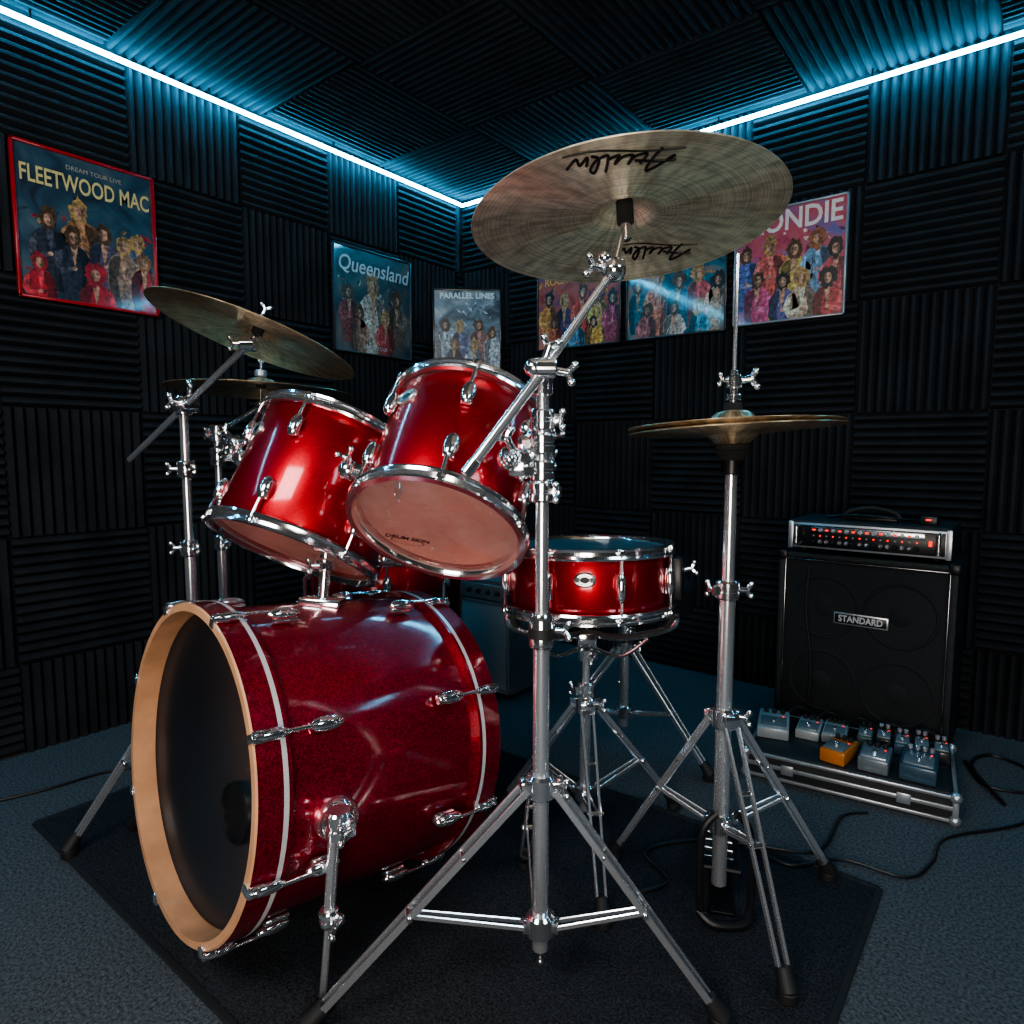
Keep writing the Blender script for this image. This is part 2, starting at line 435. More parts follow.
# bass tom-mount plate and posts
pl = M @ V((0, r, .27))
o.box((0, 0, .004), (.09, .07, .02), chrome, frame(pl, (M.to_3x3() @ V((0, 1, 0))), (1, 0, 0)), .006)
hub = V((pl.x+.01, pl.y+.01, .80))
o.cyl(pl, hub, .0125, chrome); o.clamp(hub.lerp(pl, .35), .02, .03, (0, -1, 0))
o.box(hub, (.06, .045, .035), chrome, bev=.008)
T1b = V((-.490, 1.47, .776)); T1a = V((.299, .41, .86)).normalized(); H1 = .285
T2b = V((-.140, 1.22, .855)); T2a = V((.20, .62, .76)).normalized(); H2 = .262
for tb, ta, rr, hh, sx in ((T1b, T1a, .183, H1, 1), (T2b, T2a, .157, H2, -1)):
    c = tb+ta*hh*.45; w = (hub-c); w -= ta*w.dot(ta); w.normalize(); q = c+w*(rr+.004)
    o.ball(q, 1, chrome, sc=(.02, .02, .03)); o.tube(smooth_path([hub, hub.lerp(q, .5)+V((0, .02, .03)), q], 8), .008, chrome)
    o.wing(hub.lerp(q, .6)+V((0, 0, .01)), (0, -1, .3))
o.finish()

# ---- toms
def tom_bracket(o, M, r, a, z):
    R = M @ Matrix.Translation((math.cos(a)*r, math.sin(a)*r, z)) @ Matrix.Rotation(a, 4, 'Z')
    o.box((.006, 0, 0), (.012, .05, .07), chrome, R, .006)
    o.cyl((.0, 0, 0), (.038, 0, 0), .017, chrome, M=R)
    o.ball((.038, 0, 0), .021, chrome, R)
    o.wing((.038, .012, .0), (0, 1, .3), k=1.1, M=R); o.wing((.045, 0, .012), (.6, 0, 1), k=1.0, M=R)
    for zz in (-.025, .025): o.cyl((.012, 0, zz), (.017, 0, zz), .006, darkchrome, M=R, seg=6)
def skin_print(o, M, x, y, k):
    vs, fs = text_geo('DRUM SKIN', .017*k, .3, .0004)
    F = M @ Matrix.Translation((x, y, -.0012)) @ Matrix.Diagonal((1, -1, 1, 1))
    o.add(vs, fs, ink_hole_black, F)
    o.lathe([(.020*k, 0), (.0212*k, 0)], ink_hole_black, M @ Matrix.Translation((x, y+.012*k, -.0012)) @ Matrix.Diagonal((1.6, .55, 1, 1)), 32)
    o.lathe([(0, 0), (.0035, 0)], stripe, M @ Matrix.Translation((x+.05, y+.02, -.0012)), 12)
o = Obj('rack_tom')
M = frame(T2b, T2a)
drum(o, M, .157, H2, redtom, 6, D(270+8), clearhead, clearhead, badge_a=D(231), bz=H2-.062)
skin_print(o, M, -.065, .055, 1)
tom_bracket(o, M, .157, D(332), H2*.58)
tom_bracket(o, M, .157, D(188), H2*.30)
o.finish()
o = Obj('rack_tom')
M = frame(T1b, T1a)
drum(o, M, .183, H1, redtom, 6, D(262), clearhead, clearhead, badge_a=D(222), bz=H1-.075)
tom_bracket(o, M, .183, D(175), H1*.62)
o.finish()

# ---- floor tom
o = Obj('floor_tom')
c = V((-.41, 2.16, .29)); M = frame(c, (0, 0, 1))
drum(o, M, .245, .385, redtom, 8, D(10), whitehead, darkhead)
for a in (D(200), D(320), D(80)):
    q = c+V((math.cos(a)*.263, math.sin(a)*.263, 0))
    o.cyl((q.x, q.y, .02), (q.x, q.y, .60), .007, chrome); o.clamp((q.x, q.y, .50), .018, .05, (math.cos(a), math.sin(a), 0))
    o.cyl((q.x, q.y, 0), (q.x, q.y, .035), .015, rubber, r2=.011)
o.finish()

# ---- stands
def tripod(o, c, zt, zl, feet, frac=.55, w=.012, zg=ZG):
    cx, cy = c
    for z in (zt, zl):
        o.lathe([(0, -.022), (.021, -.022), (.026, -.017), (.026, .017), (.021, .022), (0, .022)], chrome, Matrix.Translation((cx, cy, z)), 24)
    o.wing((cx+.02, cy-.015, zt+.008), (1, -.6, 0))
    for (fx, fy) in feet:
        d = V((fx-cx, fy-cy, 0)).normalized(); s_ = V((-d.y, d.x, 0))
        top = V((cx, cy, zt))+d*.026; f = V((fx, fy, zg+.022))
        low = V((cx, cy, zl))+d*.026; mid = top.lerp(f, frac)
        for g in (-1, 1):
            o.bar(top+s_*g*.015, f+s_*g*.009, .006, .013, steel)
            o.bar(low+s_*g*.010, mid+s_*g*.007, .004, .010, steel)
        o.box((0, 0, 0), (.034, .024, .030), chrome, frame(top, (0, 0, 1), s_), .003)
        o.box((0, 0, 0), (.024, .018, .02), chrome, frame(low, (0, 0, 1), s_), .003)
        o.cyl(mid-s_*.019, mid+s_*.019, .006, chrome, seg=10)
        q = top.lerp(f, .3); o.cyl(q-s_*.017, q+s_*.017, .0045, chrome, seg=10)
        ld = (f-top).normalized()
        o.cyl(f-ld*.035, f+ld*.008, .014, rubber, r2=.019)
        o.cyl((fx, fy, zg), (fx, fy, zg+.02), .019, rubber)

def bow(rr, R):
    if rr < .028: return .040-.004*(rr/.028)**2
    if rr < .058:
        t = (rr-.028)/.03; return .036-.020*t*t*(3-2*t)
    t = (rr-.058)/(R-.058); return .016*(1-t**1.6)
def cymbal(o, c, n, R, m, m2=None, flip=1, hole=.006):
    M = frame(c, n)
    N = 40; rs = [hole+(R-hole)*i/N for i in range(N+1)]
    top = [(q, flip*(bow(q, R)-.016)) for q in rs]
    bot = [(q, flip*(bow(q, R)-.016)-.0022) for q in rs]
    o.lathe(top, m, M, 96); o.lathe(bot, m2 or m, M, 96)
    o.lathe([top[-1], (R+.0008, (top[-1][1]+bot[-1][1])/2), bot[-1]], m, M, 96)
    return M

# crash boom stand (front)
o = Obj('boom_cymbal_stand')
px, py = .051, 1.12
tripod(o, (px, py), .41, .15, [(-.345, 1.045), (.36, 1.06), (.03, 1.50)])
o.cyl((px, py, .10), (px, py, .70), .0145, steel); o.cyl((px, py, .66), (px, py, 1.12), .0115, steel)
o.lathe([(0, -.03), (.019, -.03), (.022, -.026), (.022, .02), (.017, .03), (0, .03)], chrome, Matrix.Translation((px, py, .69)), 24)
o.lathe([(.0225, -.012), (.0235, -.012), (.0235, .006), (.0225, .006)], rubber, Matrix.Translation((px, py, .69)), 24)
o.wing((px+.02, py, .69), (1, -.3, 0))
o.wing((px, py, .115), (0, 0, -1))
for z, dd in ((.93, (1, -.2, 0)), (.965, (-1, -.4, 0)), (1.01, (-1, .2, .0)), (1.05, (1, .2, .0))):
    o.clamp((px, py, z), .0215, .036, dd)
# ratchet arms holding toward rack tom
o.box((px-.035, py+.01, .975), (.05, .035, .045), chrome, bev=.012)
o.ball((px-.055, py+.005, .985), .023, chrome); o.ball((px-.055, py-.014, .985), .012, chrome)
o.tube(smooth_path([(px-.01, py+.02, .985), (.018, 1.15, 1.01), (.028, 1.19, 1.03), (.02, 1.23, 1.04)], 8), .010, chrome)
o.ball((.03, 1.20, 1.035), .020, chrome)
o.wing((px-.05, 1.10, 1.0), (-.5, -.2, 1), k=1.1)
lo = V((-.0745, 1.05, .961)); J = V((.0535, 1.088, 1.132)); E = V((.166, 1.108, 1.292))
o.cyl(lo, J, .0088, steel); o.cyl(J, E, .0070, steel)
o.cyl(lo, lo+(J-lo).normalized()*.03, .0105, chrome)
o.cyl((px, py, 1.09), (px, py, 1.145), .019, chrome)
o.cyl(J+V((-.016, -.004, 0)), J+V((.018, -.004, 0)), .017, chrome)
o.box(J, (.024, .030, .036), chrome, bev=.009)
o.ball(J+V((-.018, -.004, 0)), .016, chrome)
o.wing(J+V((.0, .0, .015)), (.3, -.2, .9), k=1.1); o.wing(J+V((.016, .0, -.004)), (1, -.2, -.2), k=1.1)
Cc = V((.186, 1.13, 1.387)); nn = V((-.045, .122, .98)).normalized()
o.cyl(E-V((.016, 0, 0)), E+V((.016, 0, 0)), .017, chrome); o.wing(E+V((-.014, 0, 0)), (-1, -.2, .2), k=1.1)
o.ball(E, .020, chrome); o.ball(E+V((-.016, -.004, .018)), .012, chrome)
o.cyl(E, Cc-nn*.012, .0055, chrome); o.cyl(Cc-nn*.045, Cc-nn*.012, .009, chrome)
o.cyl(Cc-nn*.018, Cc+nn*.026, .014, felt); o.cyl(Cc-nn*.02, Cc+nn*.05, .0045, chrome)
o.cyl(Cc+nn*.028, Cc+nn*.04, .014, felt); o.wing(Cc+nn*.045, nn)
o.finish()

o = Obj('crash_cymbal')
R = .253
M = cymbal(o, Cc, nn, R, bronze)
# hand-lettered signatures printed on the underside
def stroke(o, M, pts, w):
    sp_ = smooth_path([(a, b, 0) for a, b in pts], 6)
    o.tube([(q.x, q.y, bow(math.hypot(q.x, q.y), R)-.016-.0034) for q in sp_], w, ink_hole_black, 6, M)
def signature(o, M, cx, cy, k, fx=1):
    S = [[(-.075, -.005), (-.055, .022), (-.042, .030), (-.045, .0), (-.052, -.022)],
         [(-.080, .005), (-.05, .008), (-.02, .004)],
         [(-.030, .012), (-.034, -.010), (-.018, -.006), (-.012, .012), (-.014, -.008), (.0, -.006), (.008, .010), (.006, -.010), (.020, -.002)],
         [(.018, .028), (.020, .0), (.024, -.012), (.038, .0), (.042, .022), (.034, .028), (.034, -.004), (.046, -.012)],
         [(.050, .010), (.052, -.010), (.060, .008), (.068, -.008), (.078, .014)],
         [(-.085, -.022), (-.03, -.017), (.04, -.024), (.088, -.016)]]
    for i, st in enumerate(S):
        stroke(o, M, [(cx+fx*a*k, cy+b*k*1.3) for a, b in st], .0022 if i < 5 else .0014)
signature(o, M, .076, .130, .85, -1)
signature(o, M, -.036, -.182, .95, -1)
o.finish()

# hi-hat
o = Obj('hi_hat_cymbals_on_stand')
px, py = .45, 1.36
tripod(o, (px, py), .435, .20, [(.735, 1.455), (.50, 1.115), (.25, 1.53)], frac=.5)
o.cyl((px, py, .06), (px, py, .72), .0165, steel); o.cyl((px, py, .70), (px, py, .98), .0125, steel)
o.clamp((px, py, .71), .024, .04, (-1, -.3, 0)); o.wing((px+.02, py, .71), (1, -.2, 0))
o.cyl((px, py, .95), (px, py, .985), .021, blackmetal); o.cyl((px, py, .975), (px, py, 1.00), .020, felt, r2=.034); o.cyl((px, py, 1.0), (px, py, 1.012), .034, felt)
o.cyl((px, py, .9), (px, py, 1.39), .0042, steel)
hn = V((-.045, .035, 1)).normalized()
cymbal(o, (px, py, 1.034), (-.03, .045, 1), .211, bronzed, flip=-1)
cymbal(o, (px, py, 1.058), hn, .211, bronzed, bronzed)
o.cyl((px, py, 1.075), (px, py, 1.095), .018, felt); o.cyl((px, py, 1.09), (px, py, 1.16), .009, chrome)
o.cyl((px, py, 1.125), (px, py, 1.15), .017, chrome); o.wing((px+.01, py, 1.14), (1, -.3, .1), k=1.2); o.wing((px-.01, py, 1.14), (-1, -.3, .1), k=.8)
o.cyl((px, py, 1.10), (px, py, 1.112), .016, chrome)
for g in (-1, 1):
    o.tube(smooth_path([(px+g*.02, py-.035, .24), (px+g*.05, py-.04, .20), (px+g*.055, py-.045, .08), (px+g*.05, py-.05, .02)], 6), .008, blackmetal)
o.tube(smooth_path([(px-.055, py-.045, .03), (px-.03, py-.07, .018), (px+.03, py-.07, .018), (px+.055, py-.045, .03)], 6), .010, blackmetal)
o.bar((px, py-.01, .10), (px+.09, py+.28, .02), .085, .008, blackmetal)
o.bar((px, py-.03, .012), (px+.09, py+.30, .012), .05, .006, blackmetal)
o.cyl((px, py-.01, .10), (px, py, .25), .005, darkchrome)
for k in range(5):
    q = V((px, py, .09)).lerp(V((px+.08, py+.26, .03)), k/5)+V((0, 0, .008)); o.cyl(q-V((.03, -.01, 0)), q+V((.03, -.01, 0)), .003, darkchrome, seg=8)
o.finish()

# snare + stand
o = Obj('snare_drum')
sc_ = V((.188, 1.62, .618)); sa = V((-.01, .045, 1))
M = frame(sc_, sa)
drum(o, M, .198, .146, redtom, 8, D(270+14), clearhead, darkhead, full=True, badge_a=D(262), bz=.090)
R_ = M @ Matrix.Rotation(D(340), 4, 'Z')
o.box((.217, 0, .075), (.03, .06, .10), blackmetal, R_, .005); o.wing((.232, 0, .095), (1, 0, .2), M=R_)
o.finish()
o = Obj('snare_stand')
cx, cy = .186, 1.62
tripod(o, (cx, cy), .36, .13, [(-.02, 1.78), (.45, 1.76), (.19, 1.30)])
o.cyl((cx, cy, .08), (cx, cy, .40), .0135, steel); o.cyl((cx, cy, .38), (cx, cy, .50), .010, steel)
o.clamp((cx, cy, .40), .021, .04, (-1, -.6, 0)); o.clamp((cx, cy, .49), .02, .035, (1, -.6, 0)); o.box((cx, cy, .53), (.05, .045, .04), chrome, bev=.008)
for a in (D(210), D(330), D(90)):
    d = V((math.cos(a), math.sin(a), 0)); b = V((cx, cy, .545)); e1 = b+d*.10+V((0, 0, .002)); e2 = V((cx, cy, .588))+d*.212; e3 = V((cx, cy, .622))+d*.224
    o.tube(smooth_path([b, e1, e2, e3], 6), .009, chrome); o.cyl(e2-d*.01, e3, .012, rubber)
    o.tube(smooth_path([b+V((0, 0, -.03)), b+d*.09+V((0, 0, -.045)), e1+d*.06+V((0, 0, .006))], 6), .005, chrome)
o.finish()

# throne
o = Obj('drum_throne')
cx, cy = .37, 2.12
o.lathe([(0, .49), (.19, .49), (.215, .50), (.22, .53), (.215, .575), (.19, .595), (.1, .605), (0, .607)], mat('black_vinyl', (.015, .015, .017), 0, .4, noise=.2), Matrix.Translation((cx, cy, 0)), 48)
tripod(o, (cx, cy), .36, .14, [(.08, 2.02), (.60, 1.93), (.42, 2.43)], zg=0)
o.cyl((cx, cy, .09), (cx, cy, .42), .016, steel); o.cyl((cx, cy, .4), (cx, cy, .49), .012, steel); o.clamp((cx, cy, .42), .024, .04, (1, -.6, 0))
o.finish()

# left crash on boom stand
o = Obj('boom_cymbal_stand')
px, py = -.86, 1.75
tripod(o, (px, py), .42, .16, [(-1.20, 2.06), (-.55, 2.06), (-1.09, 1.545)], zg=.004)
o.cyl((px, py, .1), (px, py, .75), .0145, steel); o.cyl((px, py, .72), (px, py, 1.13), .0115, steel)
for z in (.74, .95): o.clamp((px, py, z), .023, .045, (1, -.4, 0)); o.wing((px-.02, py, z), (-1, -.2, 0))
J = V((-.838, 1.72, 1.115)); E = V((-.61, 1.565, 1.245)); lo = J+(J-E)*1.1
o.cyl(lo, J, .0085, steel); o.cyl(J, E, .0075, steel)
o.cyl((px, py, 1.09), (px, py, 1.14), .021, chrome); o.cyl(J+V((-.01, -.025, 0)), J+V((0, .04, 0)), .019, chrome)
o.wing(J+V((-.01, -.02, 0)), (-.3, -1, .2), k=1.2); o.wing(J+V((.01, 0, .02)), (.2, -.3, 1), k=1.2)
Cl = V((-.584, 1.55, 1.270)); ln = V((.295, .172, .942)).normalized()
o.cyl(E-V((.018, 0, 0)), E+V((.018, 0, 0)), .018, chrome); o.cyl(E, Cl+ln*.055, .0045, chrome); o.cyl(E, Cl-ln*.01, .008, chrome)
o.cyl(Cl-ln*.006, Cl+ln*.018, .013, felt); o.cyl(Cl+ln*.026, Cl+ln*.038, .013, felt); o.wing(Cl+ln*.042, ln, k=.8)
o.wing(E+V((-.01, -.01, 0)), (-1, -.3, 0))
o.finish()
o = Obj('crash_cymbal'); cymbal(o, Cl, ln, .233, bronzed); o.finish()

# ride
o = Obj('ride_cymbal_stand')
px, py = -.885, 2.0
tripod(o, (px, py), .40, .15, [(-1.15, 2.2), (-.62, 2.22), (-.80, 1.64)], zg=.004)
o.cyl((px, py, .1), (px, py, .72), .014, steel); o.cyl((px, py, .7), (px, py, 1.06), .011, steel)
o.clamp((px, py, .72), .023, .045, (1, -.4, 0)); o.clamp((px, py, .98), .024, .055, (1, -.4, 0)); o.wing((px+.03, py-.02, 1.0), (.5, -1, .3), k=1.4); o.clamp((px, py, 1.05), .024, .05, (-1, -.6, 0))
Cr = V((-.745, 1.99, 1.19)); rn = V((.03, .03, 1)).normalized()
o.cyl((px, py, 1.05), Cr-rn*.06, .008, chrome); o.ball(Cr-rn*.06, .017, chrome)
o.cyl(Cr-rn*.06, Cr+rn*.06, .0045, chrome); o.cyl(Cr-rn*.008, Cr+rn*.016, .014, felt)
o.cyl(Cr+rn*.026, Cr+rn*.045, .018, silver); o.wing(Cr+rn*.045, rn)
o.tube(smooth_path([(px, py, 1.0), (px+.06, py-.06, 1.03), (px+.12, py-.16, 1.02), (-.73, 1.72, .98)], 8), .010, chrome)
o.ball((px+.12, py-.16, 1.02), .022, chrome); o.wing((px+.12, py-.18, 1.03), (-.4, -.6, .7), k=1.3)
o.finish()
o = Obj('ride_cymbal'); cymbal(o, Cr, rn, .262, bronzed); o.finish()

# ------------------------------------------------------------ amps
def amp_cab():
    o = Obj('speaker_cabinet')
    x0, x1, y0, y1, z1 = 1.865, 2.40, -.385, -.03, .645; cx = (x0+x1)/2
    o.box((cx, (y0+y1)/2+.012, z1/2+.012), (x1-x0, y1-y0-.024, z1-.024), tolex, bev=.012)
    t = .022
    for a, b in (((cx, z1-t/2), (x1-x0, t)), ((cx, .024+t/2), (x1-x0, t))): o.box((a[0], y0+.012, a[1]), (b[0], .03, b[1]), tolex, bev=.008)
    for xx in (x0+t/2, x1-t/2): o.box((xx, y0+.012, z1/2+.012), (t, .03, z1-.024), tolex, bev=.008)
    o.box((cx, y0+.018, z1/2+.012), (x1-x0-2*t, .012, z1-.07), grille, bev=.003)
    for a, b in (((cx, z1-t-.002), (x1-x0-2*t, .003)), ((cx, .024+t+.002), (x1-x0-2*t, .003))): o.box((a[0], y0+.004, a[1]), (b[0], .006, b[1]), darkchrome, bev=.001)
    for xx in (x0+t+.001, x1-t-.001): o.box((xx, y0+.004, z1/2+.012), (.003, .006, z1-.072), darkchrome, bev=.001)
    for sx in (-.115, .115):
        for zz in (.20, .46):
            F = frame((cx+sx, y0+.0125, zz), (0, -1, 0), (1, 0, 0))
            o.lathe([(.098, 0), (.102, .003), (.108, .003), (.112, 0)], grille, F, 40)
            o.lathe([(0, .003), (.03, .002), (.034, 0)], grille, F, 30)
    o.box((cx, y0+.010, .43), (.165, .006, .040), silver, bev=.002); o.box((cx, y0+.0065, .43), (.156, .003, .031), blackmetal, bev=.001)
    vs, fs = text_geo('STANDARD', .030, 0, .0010); o.add(vs, fs, stripe, frame((cx, y0+.0045, .43), (0, -1, 0), (1, 0, 0)) @ Matrix.Diagonal((.85, 1, 1, 1)))
    for xx in (x0+.012, x1-.012):
        for zz in (.036, z1-.012): o.box((xx, y0+.008, zz), (.034, .034, .034), blackmetal, bev=.008)
        for yy in (y0+.05, y1-.05): o.cyl((xx+(.03 if xx < cx else -.03), yy, 0), (xx+(.03 if xx < cx else -.03), yy, .03), .016, rubber)
    o.finish(False)
    o = Obj('amplifier_head')
    x0, x1, y0, y1, z0, z1 = 1.89, 2.375, -.365, -.09, .646, .757; cx = (x0+x1)/2
    o.box((cx, (y0+y1)/2, (z0+z1)/2+.006), (x1-x0, y1-y0, z1-z0-.012), tolex, bev=.006)
    o.box((cx, y0-.002, z0+.058), (x1-x0-.02, .008, .088), silver, bev=.003)
    o.box((cx, y0-.005, z0+.058), (x1-x0-.034, .006, .074), blackmetal, bev=.002)
    o.box((cx+.0, y0-.008, z0+.080), (.34, .004, .022), darkchrome, bev=.001)
    for i in range(16):
        q = V((cx-.158+i*.0205, y0-.008, z0+.040)); o.cyl(q, q+V((0, -.015, 0)), .0075, silver if i % 3 else rubber, r2=.005, seg=14)
        o.cyl((q.x, y0-.0085, z0+.060), (q.x, y0-.014, z0+.060), .003, redled_m if i % 2 else silver, seg=8)
        if i % 2 == 0: o.box((q.x, y0-.011, z0+.080), (.010, .004, .006), redled_m, bev=.001)
        else: o.cyl((q.x, y0-.009, z0+.080), (q.x, y0-.018, z0+.080), .006, silver, seg=10)
    for sx in (-1, 1):
        o.tube([(cx+sx*.21, y0-.006, z0+.025), (cx+sx*.21, y0-.03, z0+.03), (cx+sx*.21, y0-.03, z0+.088), (cx+sx*.21, y0-.006, z0+.092)], .006, chrome)
        o.box((cx+sx*.235, y0-.004, z0+.058), (.016, .008, .094), silver, bev=.002)
    o.box((cx+.186, y0-.011, z0+.06), (.010, .006, .018), redled_m, bev=.002)
    for xx in (-.2, .2):
        for yy in (.04, .23): o.cyl((cx+xx, y0+yy, z0), (cx+xx, y0+yy, z0+.014), .012, rubber)
    o.tube(smooth_path([(cx-.09, y0+.1, z1), (cx-.07, y0+.1, z1+.03), (cx, y0+.1, z1+.045), (cx+.07, y0+.1, z1+.03), (cx+.09, y0+.1, z1)], 6), .007, rubber)
    o.box((cx+.0, y0+.13, z1+.008), (.16, .1, .016), blackmetal, bev=.004)
    o.tube(smooth_path([(cx-.14, y0+.1, z1+.006), (cx-.05, y0+.07, z1+.02), (cx+.06, y0+.05, z1+.018), (cx+.14, y0+.12, z1+.006), (cx+.19, y0+.1, z1+.005)], 8), .005, cablem)
    o.box((cx+.17, y0+.09, z1+.015), (.05, .06, .03), blackmetal, bev=.004); o.box((cx+.17, y0+.058, z1+.018), (.016, .004, .006), redled_m, bev=.001)
    o.finish(False)
amp_cab()
o = Obj('guitar_amplifier')
bx, by = .765, -.68
o.box((bx, by, .25), (.42, .24, .46), greytolex, bev=.012); o.box((bx, by-.121, .21), (.38, .012, .34), greycloth, bev=.004)
for a in ((bx, .385, .40, .012), (bx, .032, .40, .012)): o.box((a[0], by-.124, a[1]), (a[2], .012, a[3]), silver, bev=.002)
for sx in (-1, 1): o.box((bx+sx*.197, by-.124, .21), (.010, .012, .35), silver, bev=.002)
o.box((bx, by-.122, .43), (.38, .01, .06), silver, bev=.002)
for i in range(7): o.cyl((bx-.15+i*.05, by-.125, .43), (bx-.15+i*.05, by-.142, .43), .011, rubber, r2=.008)
for sx in (-1, 1):
    for sy in (-1, 1): o.cyl((bx+sx*.17, by+sy*.08, 0), (bx+sx*.17, by+sy*.08, .022), .016, rubber)
o.finish(False)

# pedalboard
o = Obj('effects_pedalboard')
F = frame((1.045, 1.975, 0), (0, 0, 1), (.853, -.522, 0))
W_, D_ = .54, .35
o.box((0, 0, .041), (W_, D_, .07), tolex, F, .004)
for z in (.010, .045, .076):
    t = .010 if z != .045 else .012
    for sy in (-1, 1): o.box((0, sy*D_/2, z), (W_+.008, .010, t), silver, F, .002)
    for sx in (-1, 1): o.box((sx*W_/2, 0, z), (.010, D_+.008, t), silver, F, .002)
for sx in (-1, 1):
    for sy in (-1, 1):
        o.box((sx*W_/2, sy*D_/2, .043), (.016, .016, .078), silver, F, .004)
        for z in (.012, .076): o.ball((sx*W_/2, sy*D_/2, z), .015, silver, F)
    o.box((sx*.15, -D_/2-.006, .045), (.035, .008, .03), silver, F, .003)
o.box((0, 0, .078), (W_-.02, D_-.02, .01), rubber, F, .003)
pc = {n: mat('pedal_'+n, c, .2, .35, coat=.3, noise=.1) for n, c in dict(grey=(.38, .42, .44), orange=(.62, .20, .04), steel=(.16, .19, .21), blue=(.04, .08, .12), white=(.36, .39, .40), black=(.02, .02, .022), green=(.05, .09, .08)).items()}
def pedal(x, y, w, d, c, rot=0, h=.035, knobs=3, tilt=6):
    G = F @ Matrix.Translation((x, y, .083)) @ Matrix.Rotation(D(rot), 4, 'Z')
    o.box((0, 0, h/2), (w, d, h), pc[c], G, .005)
    o.box((0, -d*.18, h+.002), (w*.82, d*.5, .006), pc['steel'] if c != 'steel' else silver, G, .002)
    o.cyl((0, -d*.2, h), (0, -d*.2, h+.014), .007, chrome, M=G, seg=12)
    for i in range(knobs):
        x_ = (i-(knobs-1)/2)*w*.8/max(knobs, 1); o.cyl((x_, d*.32, h), (x_, d*.32, h+.014), min(.008, w*.3/knobs), rubber if c not in ('black', 'blue') else silver, M=G, seg=12)
    o.ball((w*.3, d*.12, h+.002), .003, redled_m, G)
pedal(-.225, .02, .095, .17, 'grey', 8)
pedal(-.12, .05, .07, .13, 'white', 0, .03, 3); pedal(-.045, .06, .07, .13, 'white', 0, .03, 4)
pedal(-.02, -.09, .070, .125, 'orange', -14, .04)
pedal(.075, -.09, .078, .125, 'steel', -4, .04); pedal(.185, -.075, .090, .155, 'blue', -4, .045, 4)
for i in range(5): pedal(.04+i*.050, .075+.012*(i % 2), .044, .12, ['green', 'black', 'blue', 'black', 'black'][i], 0, .035, 2)
for i in range(5):
    o.tube(smooth_path([F @ V((-.2+i*.09, .09, .11)), F @ V((-.17+i*.09, .14, .13)), F @ V((-.12+i*.09, .13, .12)), F @ V((-.1+i*.09, .1, .11))], 6), .003, cablem)
o.finish()

# ------------------------------------------------------------ cables
def cable(pts, r=.004):
    o = Obj('instrument_cable'); o.tube(smooth_path([(x, y, r+.001+(z or 0)) for x, y, z in pts], 10), r, cablem, 8); o.finish()
cable([(.58, 1.62, .007), (.66, 1.50, .007), (.80, 1.52, .007), (.92, 1.46, .002), (1.02, 1.52, 0), (1.12, 1.62, 0), (1.35, 1.68, 0), (1.6, 1.8, 0)])
cable([(.28, 1.40, .007), (.36, 1.44, .007), (.33, 1.55, .007), (.46, 1.60, .007), (.60, 1.58, .007), (.76, 1.56, .004), (.9, 1.72, 0), (.98, 1.74, 0)])
cable([(-1.55, 1.75, 0), (-1.38, 1.86, 0), (-1.25, 1.98, 0), (-1.1, 2.03, 0), (-.9, 2.22, 0)])
o = Obj('instrument_cable')
o.tube(smooth_path([(1.97, -.395, .60), (1.965, -.40, .45), (1.99, -.405, .25), (1.98, -.42, .02)], 8), .0035, cablem, 8); o.finish(False)
o = Obj('instrument_cable')
o.tube(smooth_path([(2.44, -.3, .005), (2.5, -.45, .005), (2.62, -.4, .005), (2.6, -.25, .005), (2.5, -.2, .005), (2.46, -.35, .014), (2.55, -.55, .006)], 8), .005, cablem, 8); o.finish(False)

# ------------------------------------------------------------ posters
inks = {}
def ink(c, flat=False):
    k = (tuple(round(x, 2) for x in c), flat)
    if k not in inks: inks[k] = mat('poster_ink', tuple(x*.85 for x in c), 0, .35, coat=.9, noise=.1 if flat else .75, nscale=75, crough=.08)
    return inks[k]
def poster_bg(c1, c2, c3, sc):
    m, nt, p = nodes('poster_print')
    tc = nt.nodes.new('ShaderNodeTexCoord'); n = nt.nodes.new('ShaderNodeTexNoise'); n.inputs['Scale'].default_value = sc; n.inputs['Detail'].default_value = 8
    n.inputs['Distortion'].default_value = 1.2
    nt.links.new(tc.outputs['Object'], n.inputs['Vector'])
    r = nt.nodes.new('ShaderNodeValToRGB'); r.color_ramp.elements[0].color = (*c1, 1); r.color_ramp.elements[1].color = (*c3, 1)
    r.color_ramp.elements[0].position = .35; r.color_ramp.elements[1].position = .68
    q = r.color_ramp.elements.new(.5); q.color = (*c2, 1)
    nt.links.new(n.outputs['Fac'], r.inputs['Fac']); nt.links.new(r.outputs[0], p.inputs['Base Color'])
    p.inputs['Roughness'].default_value = .35; p.inputs['Coat Weight'].default_value = 1; p.inputs['Coat Roughness'].default_value = .07
    return m
def poly(o, M, pts, z, c, b):
    pts = [(min(max(x, -b[0]), b[0]), min(max(y, -b[1]), b[1]), z) for x, y in pts]
    o.add(pts, [list(range(len(pts)))], ink(c), M)
def blob(o, M, cx, cy, rx, ry, z, c, b, n=18, jit=0, seed=0):
    rnd = random.Random(seed)
    poly(o, M, [(cx+rx*(1+jit*(rnd.random()-.5))*math.cos(2*math.pi*i/n), cy+ry*(1+jit*(rnd.random()-.5))*math.sin(2*math.pi*i/n)) for i in range(n)], z, c, b)
